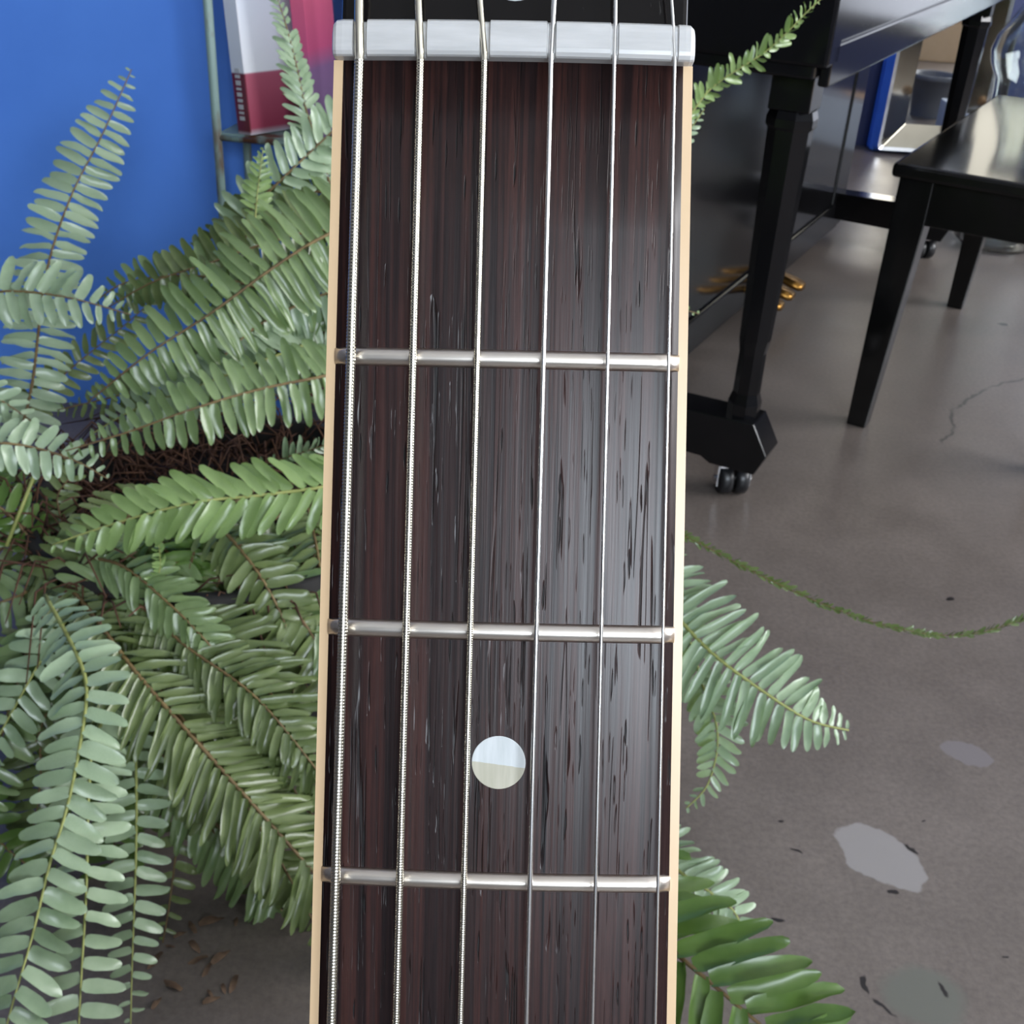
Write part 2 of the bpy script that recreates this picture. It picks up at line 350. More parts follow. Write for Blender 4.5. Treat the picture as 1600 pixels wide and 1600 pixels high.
# strings
SX0 = [-18.09, -10.84, -3.30, 4.52, 11.95, 19.05]; SX1 = [-19.78, -11.75, -3.81, 4.31, 12.42, 20.15]
DIA = [1.24, .98, .78, .64, .48, .40]
SXH = [-18.35, -11.35, -4.12, 4.75, 11.95, 18.55]
def nut_z(x): return 2.35 - x * x / 700.0
def sx(i, D): return SX0[i] + (SX1[i] - SX0[i]) * D / 113.7
def sz(i, D): return nut_z(SX0[i]) + .0088 * D
# nut: seven lands and six slots
def slot_d(x):
    d = 0
    for i in range(6):
        w = DIA[i] / 2 + .16; q = abs(x - SX0[i])
        if q < w: d = max(d, DIA[i] * .62 + .12)
    return d
xs = []
for i in range(6):
    w = DIA[i] / 2 + .16; xs += [SX0[i] - w - .09, SX0[i] - w + .02, SX0[i], SX0[i] + w - .02, SX0[i] + w + .09]
xs += [-21.45, -21.3, -20.9, -20.2, -15, -7, .5, 8, 15.5, 20.3, 20.9, 21.35, 21.5]; xs.sort(); rings = []
for x in xs:
    e = min(x + 21.45, 21.5 - x); rd = 0 if e > .9 else .9 - math.sqrt(max(0, .81 - (.9 - e) ** 2))
    zt = nut_z(x) + .35 - slot_d(x) - rd * .8; y0 = -.05 + rd * .35; y1 = 4.25 - rd * .9
    prof = [(y0, -4), (y0, zt - .75), (y0 + .12, zt - .38), (y0 + .5, zt - .08), (y0 + .95, zt), (y1 - .9, zt - .15), (y1 - .35, zt - .35), (y1, zt - .9), (y1, -4)]
    rings.append([(x * mm, a * mm, z * mm) for a, z in prof])
o = B().loft(rings, True, True, False).build('nut', M['bone'], G, loc=O); o['label'] = 'pale polished bone nut with six slots'
HA = math.radians(15)                     # headstock leans back
HM = T(0, 4.2 * mm, -.9 * mm) @ RX(-HA)
HT = HM.copy()
def head_pt(x, s, z=0): return HM @ Vector((x * mm, s * mm, z * mm))
out = []
for x, s in ((20.8, -1), (21.0, 6), (23.5, 22), (29, 40), (35, 60), (36.5, 90), (37, 130), (38.5, 165), (30, 176), (18, 181), (8, 178), (0, 184)):
    out.append((x * mm, s * mm))
out = out + [(-x, y) for x, y in reversed(out[:-1])]
HS = B().prism(out, -14 * mm, 0, HM).build('headstock', M['headstock'], G, loc=O, bevel=.0006); HS['label'] = 'glossy black headstock'
ov = [(4.3 * mm * math.cos(2 * PI * k / 40), (9.9 + 6.2 * math.sin(2 * PI * k / 40)) * mm) for k in range(40)]
o = B().prism(ov, -.4 * mm, .12 * mm, HM).build('headstock_inlay', M['pearl'], HS); o['label'] = 'white pearl inlay'
posts = [(-24, 42), (-25, 85), (-26, 128), (26, 128), (25, 85), (24, 42)]
for px_, s in posts:
    b = B().lathe([(3 * mm, -1 * mm), (3 * mm, 6 * mm), (2.4 * mm, 7 * mm), (3 * mm, 8 * mm), (3 * mm, 10 * mm)], 16, HM @ T(px_ * mm, s * mm, 0))
    b.tube([HM @ Vector((px_ * mm, s * mm, -18 * mm)), HM @ Vector((px_ * 1.9 * mm, s * mm, -18 * mm))], 2 * mm, 8)
    b.lathe([(2 * mm, 0), (7 * mm, 2 * mm), (8 * mm, 8 * mm), (5 * mm, 14 * mm)], 12, HM @ T(px_ * 1.75 * mm, s * mm, -18 * mm) @ RY(PI/2 if px_ > 0 else -PI/2))
    b.box(px_ * mm - 6 * mm, px_ * mm + 6 * mm, (s - 7) * mm, (s + 7) * mm, -24 * mm, -14 * mm, HM)
    b.build('tuning_machine', M['nickel'], HS)
for i in range(6):
    r = DIA[i] / 2; wound = i < 3; pitch = (.40, .33, .28)[i] if wound else 0
    pts = []; rad = []
    sl = (SXH[i] - SX0[i]) / 7.2
    far = Vector((sx(i, 632) * mm, -632 * mm, sz(i, 632) * mm))
    back_y = 4.0; p_nut = Vector((SX0[i] * mm, .2 * mm, sz(i, 0) * mm)); p_back = Vector(((SX0[i] + sl * 3.8) * mm, back_y * mm, (sz(i, 0) - .22) * mm))
    dz = -math.tan(HA) * .62
    p_head = Vector(((SX0[i] + sl * 60) * mm, 60 * mm, (sz(i, 0) - .22) * mm - 56 * mm * .19))
    pts = [p_head, p_head.lerp(p_back, .5), p_back.lerp(p_head, .06), p_back, p_nut]; rad = [r * mm * .96] * 5
    if wound:
        D = .5
        while D < 150:
            for q, k in ((0, .90), (.3, 1.0), (.7, 1.0)):
                d = D + q * pitch; pts.append(Vector((sx(i, d) * mm, -d * mm, sz(i, d) * mm))); rad.append(r * k * mm)
            D += pitch
    pts.append(far); rad.append(r * mm)
    o = B().tube(pts, rad, 10).build('string', M['string_wound'] if wound else M['string_plain'], G, loc=O)
    o['label'] = ('thick wound bass string' if i == 0 else 'wound string') if wound else 'thin plain steel string'
# neck and body (the body is below the picture)
rings = []
for D, dep in ((0, 15), (8, 16), (60, 16.5), (200, 18), (320, 20), (352, 36), (362, 90)):
    hw = halfw(D); rings.append([(hw * math.cos(a) * mm, -D * mm, (-5 - dep * math.sin(a)) * mm) for a in [PI * k / 12 for k in range(13)]])
B().loft(rings, True, True, True).build('neck', M['mahogany'], G, loc=O)
def body_half(t):
    pts = [(0, 0), (.06, .085), (.16, .132), (.28, .142), (.40, .125), (.50, .118), (.60, .135), (.74, .178), (.86, .182), (.95, .135), (1, 0)]
    for (a, wa), (b_, wb_) in zip(pts, pts[1:]):
        if a <= t <= b_:
            q = (t - a) / (b_ - a); return wa + (wb_ - wa) * (q * q * (3 - 2 * q) if 0 < a and b_ < 1 else (math.sqrt(q * (2 - q)) if a == 0 else 1 - (1 - math.sqrt(max(0, 1 - q * q)))))
    return 0
N = 60; half = [(body_half(k / N), -(.352 + (GL - .352) * k / N)) for k in range(N + 1)]
outl = half + [(-x, y) for x, y in reversed(half[1:-1])]
BO = B().prism(outl, -.1035, -.0045, None, True).build('body', M['spruce'], G, loc=O, bevel=.004); BO['label'] = 'brown sunburst hollow body'
rg = [(.05 * math.cos(2 * PI * k / 40), -.52 + .05 * math.sin(2 * PI * k / 40)) for k in range(40)]
B().prism(rg, -.0045, -.0042).build('sound_hole', M['headstock'], BO)
B().box(-.08, .08, -.648, -.618, -.0045, .006).build('bridge', M['rosewood'], G, loc=O, bevel=.002)

# floor stand that carries the guitar, out of the picture below
ST = empty('guitar_stand', (.02, .066, 0), 0, 'black tubular folding guitar stand behind the guitar body', 'stand')
b = B()
for s in (-1, 1):
    B().tube([(s * .03, .0, .33), (s * .1, .12, .19), (s * .17, .26, .009)], .009, 10).build('leg', M['rubber'], ST)
B().tube([(-.12, -.015, .33), (-.04, -.015, .33), (.04, -.015, .33), (.12, -.015, .33)], .012, 10).build('back_pad', M['rubber'], ST)

# ------------------------------------------------------------------ piano
PA = (.3255, 1.5309, 0); PANG = math.atan2(.8929, .4502)
# local frame: x along the keyboard away from the near leg, y towards the case back, z up
PN = empty('upright_piano', PA, PANG, 'glossy black upright piano on turned legs with casters and brass pedals', 'piano')
KL = 1.44; x0, x1 = -.07, KL + .07
def pbox(name, *a, bevel=.004, m='piano', label=None, parent=PN):
    o = B().box(*a).build(name, M[m], parent, bevel=bevel)
    if label: o['label'] = label
    return o
pbox('keybed', x0 + .005, x1 - .005, -.035, .235, .60, .645)
pbox('key_slip', x0 + .045, x1 - .045, -.045, -.02, .62, .70)
o = B().box(x0 + .02, x1 - .02, -.05, -.036, .592, .64).build('keybed_edge', M['piano'], PN, bevel=.003)
for xa, xb in ((x0, x0 + .05), (x1 - .05, x1)):
    B().prism([(-.05, .615), (.24, .615), (.24, .86), (.15, .86), (.06, .76), (-.03, .745), (-.05, .73)], xa, xb, Matrix(((0, 0, 1, 0), (1, 0, 0, 0), (0, 1, 0, 0), (0, 0, 0, 1)))).build('arm', M['piano'], PN, bevel=.005)
pbox('fallboard', x0 + .05, x1 - .05, .02, .235, .735, .755)
pbox('lower_panel', x0 + .05, x1 - .12, .232, .25, .10, .60)
for xa, xb in ((x0, x0 + .05), (x1 - .12, x1)): pbox('case_side', xa, xb, .228, .56, .03, 1.12)
pbox('bottom_board', x0 + .05, x1 - .05, .225, .56, .03, .10)
pbox('upper_panel', x0 + .05, x1 - .05, .25, .27, .62, 1.12)
pbox('case_back', x0 + .05, x1 - .05, .54, .56, .10, 1.12)
pbox('lid', x0 - .015, x1 + .015, .215, .575, 1.12, 1.145)
def octo(r): return [(r * math.cos(PI / 8 + PI / 4 * k), r * math.sin(PI / 8 + PI / 4 * k)) for k in range(8)]
for xl in (0, KL):
    b = B().box(xl - .027, xl + .027, -.027, .027, .555, .60)
    prof = [(.028, .548), (.0305, .543), (.0305, .536), (.028, .531)]
    LG = B().loft([[(xl + x, y, z) for x, y in octo(r * 1.03)] for r, z in [(.022, .115), (.0235, .15), (.019, .165), (.0185, .225), (.0215, .245), (.0245, .36), (.0285, .531)]][::1], True, True, False).build('leg', M['piano'], PN)
    b.build('leg_block', M['piano'], LG, bevel=.002)
    B().loft([[(xl + x, y, z) for x, y in octo(r * 1.08)] for r, z in [(.0275, .531), (.0305, .535), (.0305, .545), (.0275, .555)]], True, True, False).build('leg_collar', M['piano'], LG)
    # toe block: runs from the case to the leg foot, its front end is cut to a point
    TO = B().prism([(.232, .062), (.232, .125), (.0, .13), (-.026, .13), (-.052, .085), (-.038, .052), (.03, .052), (.045, .06)], xl - .03, xl + .03, Matrix(((0, 0, 1, 0), (1, 0, 0, 0), (0, 1, 0, 0), (0, 0, 0, 1)))).build('toe_block', M['piano'], PN, bevel=.002)
    C_ = B().box(-.024, .024, -.013, .013, .046, .054).box(-.0255, -.0235, -.010, .010, .014, .054).box(.0235, .0255, -.010, .010, .014, .054)
    C_.tube([(-.029, 0, .024), (.029, 0, .024)], .0045, 10)
    CA = C_.build('caster', M['chrome'], PN, loc=(xl, 0, 0), rz=-PANG + .12)
    for s in (-1, 1):
        B().lathe([(.010, -.0095), (.0205, -.0095), (.0235, -.006), (.0235, .006), (.0205, .0095), (.010, .0095)], 24, T(s * .0118, 0, .0235) @ RY(PI/2)).build('wheel', M['rubber'], CA)
for k in (-1, 0, 1):
    xc = KL / 2 + .07 + k * .075
    P_ = B().loft([[(xc - w, y, z - .005), (xc + w, y, z - .005), (xc + w * .8, y, z + .006), (xc - w * .8, y, z + .006)] for w, y, z in ((.012, .25, .075), (.012, .22, .072), (.020, .19, .064), (.025, .165, .057), (.022, .15, .053), (.012, .143, .052))], True, True, True)
    o = P_.build('pedal', M['brass'], PN); o['label'] = 'brass foot pedal'

# ------------------------------------------------------------------ bench
vb = Vector((.49, .872)).normalized(); bang = math.atan2(vb.y, vb.x)
# corner of the top nearest piano and camera; local x along the piano, y towards the piano
BN = empty('piano_bench', (.545, 1.797, 0), bang, 'black lacquered wooden piano bench with tapered legs', 'bench')
BL, BD, BH = .80, .36, .44
B().box(0, BL, -BD, 0, BH - .022, BH).build('seat_top', M['bench'], BN, bevel=.006)
B().box(.018, .036, -BD + .025, -.025, BH - .09, BH - .022).build('apron', M['bench'], BN, bevel=.002)
B().box(BL - .036, BL - .018, -BD + .025, -.025, BH - .09, BH - .022).build('apron', M['bench'], BN, bevel=.002)
for y in (-.043, -BD + .025): B().box(.045, BL - .045, y, y + .018, BH - .09, BH - .022).build('apron', M['bench'], BN, bevel=.002)
for xo, sxn in ((.012, 1), (BL - .012, -1)):          # tapered on the inner sides only
    for yo, syn in ((-.012, -1), (-BD + .012, 1)):
        def rct(w, z):
            xs_ = sorted((xo, xo + sxn * w)); ys_ = sorted((yo, yo + syn * w))
            return [(xs_[0], ys_[0], z), (xs_[1], ys_[0], z), (xs_[1], ys_[1], z), (xs_[0], ys_[1], z)]
        B().loft([rct(.032, 0), rct(.052, BH - .09), rct(.052, BH - .022)], True, True, False).build('leg', M['bench'], BN, bevel=.002)

# ------------------------------------------------------------------ mirror, planter, box and glass at the far wall
MR = empty('standing_mirror', (1.135, 4.02, 0), 0, 'silver-edged mirror with a bright blue rim standing on the floor against the navy wall', 'mirror')
mw, mh = .36, .62
o = B().box(0, mw, .006, .072, 0, mh).build('backing', M['blue_edge'], MR, bevel=.012); o['label'] = 'bright blue painted side'
def rr(m_, r):   # rounded rectangle outline inset by m_
    pts = []
    for cx_, cz_, a0 in ((mw - m_ - r, m_ + r, -PI/2), (mw - m_ - r, mh - m_ - r, 0), (m_ + r, mh - m_ - r, PI/2), (m_ + r, m_ + r, PI)):
        for k in range(6): pts.append((cx_ + r * math.cos(a0 + PI/2 * k / 5), cz_ + r * math.sin(a0 + PI/2 * k / 5)))
    return pts
def ring(a, ya, b_, yb, mt, name, sm=False):
    A_ = [(x, ya, z) for x, z in a]; B_ = [(x, yb, z) for x, z in b_]; n = len(A_)
    return B().add(A_ + B_, [(i, (i + 1) % n, n + (i + 1) % n, n + i) for i in range(n)], sm).build(name, mt, MR)
ring(rr(0, .02), .02, rr(.013, .016), -.030, M['blue_edge'], 'frame_side', True)
ring(rr(.013, .016), -.030, rr(.024, .013), -.026, M['silver'], 'frame_edge', True)
ring(rr(.024, .013), -.026, rr(.098, .004), .001, M['bevel'], 'bevel')
B().prism(rr(.097, .004), 0, .004, Matrix(((1, 0, 0, 0), (0, 0, -1, .004), (0, 1, 0, 0), (0, 0, 0, 1)))).build('mirror_pane', M['mirror'], MR)
GP = empty('planter', (1.535, 3.28, 0), 0, 'empty grey round plastic planter seen in the standing mirror', 'planter')
B().lathe([(.066, 0), (.084, .135), (.092, .135), (.094, .155), (.086, .155), (.081, .135), (.062, .01), (0, .01)], 28, None, True, False).build('body', M['grey_pot'], GP)
BX = empty('storage_carton', (1.98, 1.62, 0), .1, 'plain beige closed carton on the floor seen in the mirror', 'carton')
B().box(-.2, .2, -.15, .15, 0, .34).build('box', M['carton'], BX, bevel=.004)
for s in (-1, 1): B().box(-.2, .2, min(0, s * .15) + .002, max(0, s * .15) - .002, .34, .344).build('flap', M['carton'], BX)
o = B().box(1.40, 2.0, 3.81, 3.96, 0, .152).build('low_plinth', M['plinth'], bevel=.004)
tag(o, 'low pale blue-white plinth on the floor in front of the mirror', 'plinth')
o = B().tube([(1.418, 3.88, .163), (1.58, 3.89, .163)], .009, 10).lathe([(.004, -.012), (.016, -.006), (.016, .006), (.004, .012)], 14, T(1.415, 3.88, .168) @ RY(PI/2)).build('wooden_stick', M['dowel'])
tag(o, 'pale wooden stick with a round end lying on the low plinth', 'stick')
VS = empty('glass_vase', (1.20, 2.96, 0), 0, 'large clear glass floor vase with bulging middle behind the bench', 'vase')
pv = [(.085, .004), (.105, .02), (.102, .12), (.096, .28), (.094, .37), (.098, .405), (.115, .435), (.122, .465), (.115, .50), (.095, .53), (.075, .565), (.060, .60), (.052, .64), (.056, .67), (.066, .70)]
B().lathe(pv + [(r - .006, z) for r, z in reversed(pv[1:])] + [(0.0, .016)], 40, None, True, False).build('glass_body', M['glass'], VS)

# ------------------------------------------------------------------ rack with books
RK = empty('wire_rack', (-.424, 1.575, 0), -.13, 'rusting pale green metal rack standing against the blue wall', 'rack')
RW, RD = .25, .105
for x, y in ((0, 0), (RW, 0), (0, RD), (RW, RD)):
    B().tube([(x, y, 0), (x, y, 1.0)], .0062, 10).build('post', M['rack'], RK)
for z in (.10, .466, .83):
    B().tube([(0, 0, z), (RW, 0, z)], .0042, 8).build('rail', M['rack'], RK)
    B().tube([(0, RD, z), (RW, RD, z)], .0042, 8).build('rail', M['rack'], RK)
    for x in (0, RW): B().tube([(x, 0, z), (x, RD, z)], .0042, 8).build('rail', M['rack'], RK)
    o = B().box(.004, RW - .004, .004, RD - .004, z + .002, z + .005).build('shelf', M['rack'], RK)
def book_mat(name, stops, axis=2, rough=.25):
    m = mat(name, rough=rough); t = NT(m); tc = t.n('ShaderNodeTexCoord'); sp = t.n('ShaderNodeSeparateXYZ'); t.l(tc.outputs['Generated'], sp.inputs[0])
    t.l(t.ramp(sp.outputs[axis], stops), t.b.inputs['Base Color']); return m
def book(name, loc, rz, lean, th, dep, h, cover, spine, label, marks):
    R_ = empty(name, loc, rz, label, 'book', 'books on the wire rack'); R_.rotation_euler = (0, lean, rz)
    c_ = B().box(-th/2, -th/2 + .002, 0, dep, 0, h).box(th/2 - .002, th/2, 0, dep, 0, h).build('cover', cover, R_)
    B().box(-th/2, th/2, -.002, 0, 0, h).build('spine', spine, R_)
    B().box(-th/2 + .002, th/2 - .002, 0, dep - .004, .003, h - .003).build('pages', M['bone'], R_)
    if marks:
        zz = .018; k = 0
        lt = B()
        while zz < .085:
            w_ = (.005, .003, .006, .004)[k % 4]
            lt.box(-th * .22, th * .16, -.0026, -.002, zz, zz + w_); zz += w_ + .003; k += 1
        lt.build('spine_lettering', M['bone'], R_)
    return R_
cov1 = book_mat('white_and_crimson_cover', [(.0, (.42, .40, .45)), (.035, (.30, .05, .09)), (.30, (.40, .10, .15)), (.318, (.42, .12, .18)), (.325, (.8, .82, .86)), (1, (.72, .80, .92))])
sp1 = book_mat('white_and_maroon_spine', [(.0, (.4, .36, .4)), (.02, (.14, .02, .03)), (.318, (.16, .02, .04)), (.325, (.72, .74, .8)), (1, (.75, .76, .82))])
cov2 = book_mat('pink_cover', [(.0, (.16, .11, .2)), (.35, (.22, .12, .25)), (.45, (.5, .09, .2)), (1, (.75, .16, .25))])
b1 = book('book', (0, 0, 0), 0, 0, .026, .085, .24, cov1, sp1, 'white book with crimson lower cover leaning on the wire rack', True)
b2 = book('book', (0, 0, 0), 0, 0, .018, .09, .25, cov2, cov2, 'pink-covered book standing next to the white book', False)
RKM = T(-.424, 1.575, 0) @ RZ(-.13)
b1.matrix_world = RKM @ T(.037, .008, .4715) @ RZ(-.55) @ RY(-.09)
b2.matrix_world = RKM @ T(.128, .004, .4715) @ RZ(-.10) @ RY(-.07)

# ------------------------------------------------------------------ fern
FN = empty('potted_fern', (-.29, 1.0, 0), 0, 'large sprawling fern with arching green fronds in a dark round pot', 'fern')
FO = Vector((-.29, 1.0, 0))
B().lathe([(.0, .0), (.125, .0), (.135, .01), (.172, .205), (.185, .208), (.188, .245), (.176, .247), (.17, .21), (.165, .2)], 40, None, True, False).build('pot', M['pot'], FN)
B().lathe([(.168, .19), (.167, .215), (.10, .228), (.0, .232)], 30, None, True, False).build('soil', M['soil'], FN)
FRONDS = [
    ([(-0.531, 1.069, 0.232), (-0.528, 1.137, 0.291), (-0.541, 1.244, 0.377), (-0.531, 1.318, 0.445), (-0.506, 1.376, 0.506), (-0.48, 1.426, 0.572)], 0.0376, 0.0123, 0, 0, 1, 92, 0.70),
    ([(-0.601, 1.009, 0.369), (-0.565, 1.054, 0.406), (-0.51, 1.063, 0.422), (-0.447, 1.062, 0.421), (-0.388, 1.074, 0.402)], 0.0361, 0.0118, 0, 0, 0, 78, 0.55),
    ([(-0.139, 1.081, 0.253), (-0.114, 1.093, 0.394), (-0.146, 1.098, 0.504), (-0.189, 1.061, 0.498), (-0.231, 1.025, 0.477), (-0.285, 0.992, 0.44), (-0.341, 0.972, 0.404), (-0.395, 0.958, 0.36)], 0.0549, 0.0104, 1, 0, 1, 94, 0.60),
    ([(-0.319, 1.255, 0.395), (-0.311, 1.266, 0.454), (-0.276, 1.276, 0.492), (-0.223, 1.304, 0.541), (-0.183, 1.325, 0.577)], 0.0391, 0.0121, 0, 20, 0, 66, 0.70),
    ([(-0.224, 1.301, 0.475), (-0.245, 1.327, 0.521), (-0.261, 1.348, 0.558), (-0.275, 1.373, 0.601), (-0.289, 1.394, 0.638), (-0.307, 1.417, 0.678)], 0.0303, 0.0087, 0, 35, 0, 55, 0.30),
    ([(-0.281, 1.164, 0.477), (-0.28, 1.178, 0.503), (-0.277, 1.201, 0.542)], 0.0177, 0.0066, 3, 0, 0, 62, 0.20),
    ([(-0.139, 1.03, 0.204), (-0.116, 1.026, 0.318), (-0.146, 0.998, 0.39), (-0.18, 0.957, 0.399), (-0.233, 0.931, 0.394), (-0.283, 0.903, 0.385), (-0.337, 0.892, 0.365), (-0.39, 0.882, 0.348)], 0.0400, 0.0100, 1, 0, 1, 90, 0.50),
    ([(-0.112, 0.975, 0.209), (-0.097, 0.946, 0.298), (-0.127, 0.904, 0.327), (-0.168, 0.873, 0.332), (-0.218, 0.85, 0.333), (-0.267, 0.828, 0.335), (-0.326, 0.81, 0.322), (-0.377, 0.799, 0.304)], 0.0416, 0.0112, 3, 0, 1, 58, 0.60),
    ([(-0.311, 0.945, 0.256), (-0.272, 0.91, 0.257), (-0.228, 0.869, 0.245), (-0.17, 0.833, 0.222), (-0.114, 0.795, 0.196), (-0.072, 0.771, 0.155)], 0.0450, 0.0104, 1, 0, 0, 60, 0.60),
    ([(-0.543, 0.952, 0.37), (-0.508, 0.953, 0.372), (-0.476, 0.956, 0.357), (-0.449, 0.956, 0.336)], 0.0247, 0.0106, 0, 0, 0, 62, 0.50),
    ([(-0.53, 0.873, 0.333), (-0.481, 0.883, 0.35), (-0.447, 0.884, 0.351), (-0.418, 0.891, 0.344), (-0.387, 0.895, 0.331), (-0.366, 0.906, 0.309)], 0.0281, 0.0107, 0, 0, 0, 74, 0.50),
    ([(-0.568, 1.157, 0.225), (-0.551, 1.168, 0.245), (-0.525, 1.195, 0.27), (-0.501, 1.217, 0.29), (-0.442, 1.245, 0.337), (-0.411, 1.264, 0.371)], 0.0248, 0.0117, 2, 0, 0, 68, 0.50),
    ([(-0.118, 1.136, 0.288), (-0.146, 1.146, 0.406), (-0.182, 1.123, 0.426), (-0.257, 1.085, 0.4), (-0.291, 1.048, 0.376), (-0.327, 1.03, 0.344)], 0.0404, 0.0104, 0, -15, 0, 84, 0.50),
    ([(-0.139, 1.195, 0.291), (-0.158, 1.24, 0.41), (-0.213, 1.23, 0.452), (-0.277, 1.202, 0.443), (-0.334, 1.18, 0.425), (-0.394, 1.168, 0.404), (-0.443, 1.162, 0.375)], 0.0485, 0.0111, 2, 0, 0, 84, 0.50),
    ([(-0.121, 1.17, 0.288), (-0.154, 1.148, 0.37), (-0.211, 1.127, 0.374), (-0.271, 1.094, 0.355), (-0.333, 1.073, 0.339), (-0.413, 1.07, 0.314), (-0.479, 1.079, 0.29)], 0.0401, 0.0114, 2, 0, 0, 70, 0.50),
    ([(-0.433, 0.886, 0.235), (-0.368, 0.817, 0.236), (-0.3, 0.748, 0.215), (-0.225, 0.698, 0.168), (-0.148, 0.66, 0.102), (-0.106, 0.65, 0.044), (-0.073, 0.647, -0.021)], 0.0540, 0.0081, 2, -8, 0, 62, 0.65),
    ([(-0.417, 0.909, 0.235), (-0.355, 0.867, 0.241), (-0.283, 0.817, 0.234), (-0.218, 0.771, 0.216), (-0.156, 0.731, 0.166), (-0.109, 0.716, 0.1), (-0.08, 0.704, 0.038)], 0.0491, 0.0084, 2, 8, 0, 60, 0.65),
    ([(-0.412, 0.917, 0.209), (-0.35, 0.854, 0.198), (-0.274, 0.803, 0.17), (-0.21, 0.761, 0.138), (-0.15, 0.727, 0.078), (-0.103, 0.709, 0.007)], 0.0516, 0.0086, 1, 0, 0, 60, 0.60),
    ([(-0.448, 0.91, 0.196), (-0.391, 0.83, 0.177), (-0.328, 0.771, 0.156), (-0.266, 0.733, 0.108), (-0.215, 0.711, 0.051), (-0.176, 0.698, -0.012), (-0.154, 0.691, -0.086)], 0.0480, 0.0097, 1, 0, 0, 62, 0.55),
    ([(-0.289, 0.872, 0.211), (-0.257, 0.865, 0.218), (-0.222, 0.865, 0.217), (-0.159, 0.871, 0.209), (-0.113, 0.881, 0.185)], 0.0306, 0.0124, 0, 10, 0, 82, 0.60),
    ([(-0.291, 0.956, 0.237), (-0.23, 0.932, 0.234), (-0.178, 0.91, 0.216), (-0.115, 0.893, 0.166)], 0.0368, 0.0098, 2, 0, 0, 65, 0.60),
    ([(-0.452, 0.896, 0.212), (-0.401, 0.869, 0.245), (-0.341, 0.835, 0.266), (-0.295, 0.806, 0.255), (-0.246, 0.777, 0.226), (-0.207, 0.759, 0.175)], 0.0336, 0.0084, 1, 10, 0, 56, 0.50),
    ([(-0.307, 0.823, 0.246), (-0.299, 0.826, 0.271), (-0.3, 0.832, 0.302)], 0.0121, 0.0038, 3, 50, 0, 80, 0.20),
    ([(-0.259, 1.002, 0.277), (-0.223, 1.0, 0.293), (-0.18, 1.009, 0.308), (-0.143, 1.02, 0.327)], 0.0176, 0.0063, 0, 60, 0, 60, 0.60),
    ([(-0.384, 0.786, 0.262), (-0.336, 0.718, 0.263), (-0.313, 0.68, 0.257), (-0.307, 0.645, 0.237), (-0.307, 0.604, 0.206), (-0.309, 0.57, 0.187), (-0.311, 0.53, 0.157), (-0.313, 0.495, 0.136), (-0.319, 0.464, 0.102)], 0.0307, 0.0126, 0, 10, 1, 80, 0.85),
    ([(-0.317, 0.77, 0.193), (-0.321, 0.699, 0.19), (-0.31, 0.647, 0.179), (-0.301, 0.61, 0.156), (-0.293, 0.575, 0.135), (-0.286, 0.53, 0.096), (-0.278, 0.486, 0.06)], 0.0290, 0.0150, 0, 0, 1, 86, 0.85),
    ([(-0.332, 0.802, 0.209), (-0.306, 0.746, 0.192), (-0.294, 0.705, 0.16), (-0.284, 0.662, 0.125), (-0.279, 0.629, 0.089), (-0.275, 0.598, 0.054), (-0.27, 0.564, 0.015)], 0.0259, 0.0124, 0, 0, 1, 82, 0.60),
    ([(-0.277, 0.783, 0.135), (-0.269, 0.74, 0.101), (-0.27, 0.708, 0.065), (-0.271, 0.673, 0.025), (-0.275, 0.657, -0.004)], 0.0243, 0.0133, 2, 0, 0, 80, 0.40),
    ([(-0.375, 0.837, 0.229), (-0.377, 0.79, 0.227), (-0.386, 0.758, 0.212), (-0.401, 0.73, 0.184), (-0.424, 0.706, 0.142)], 0.0302, 0.0124, 0, 0, 0, 72, 0.60),
    ([(-0.39, 0.852, 0.196), (-0.411, 0.813, 0.187), (-0.43, 0.785, 0.179), (-0.466, 0.767, 0.148)], 0.0339, 0.0113, 2, 0, 0, 70, 0.60),
    ([(-0.405, 0.811, 0.224), (-0.406, 0.759, 0.194), (-0.414, 0.724, 0.154), (-0.417, 0.685, 0.105)], 0.0296, 0.0119, 1, 10, 0, 76, 0.60),
    ([(-0.463, 0.742, 0.105), (-0.438, 0.718, 0.063), (-0.411, 0.717, 0.02), (-0.381, 0.73, -0.016)], 0.0283, 0.0102, 4, 0, 0, 70, 0.40),
    ([(-0.362, 0.812, 0.127), (-0.342, 0.762, 0.059), (-0.342, 0.719, -0.017), (-0.353, 0.69, -0.086)], 0.0290, 0.0116, 4, 0, 0, 75, 0.50),
    ([(-0.316, 0.82, 0.139), (-0.272, 0.777, 0.104), (-0.232, 0.739, 0.059), (-0.21, 0.717, 0.021), (-0.208, 0.709, -0.014)], 0.0343, 0.0103, 2, 0, 0, 62, 0.40),
    ([(-0.001, 1.004, 0.259), (0.077, 0.904, 0.286), (0.135, 0.815, 0.271), (0.171, 0.771, 0.256), (0.216, 0.748, 0.235), (0.253, 0.738, 0.218), (0.288, 0.743, 0.206)], 0.0486, 0.0083, 0, 0, 1, 84, 0.70),
    ([(0.114, 0.927, 0.226), (0.159, 0.836, 0.227), (0.171, 0.791, 0.21), (0.186, 0.762, 0.179), (0.181, 0.741, 0.142), (0.163, 0.729, 0.122)], 0.0291, 0.0084, 0, 15, 0, 62, 0.50),
    ([(0.06, 0.802, 0.108), (0.128, 0.733, 0.088), (0.159, 0.695, 0.083), (0.185, 0.68, 0.076), (0.208, 0.671, 0.06), (0.215, 0.662, 0.025)], 0.0339, 0.0082, 0, 10, 0, 62, 0.40),
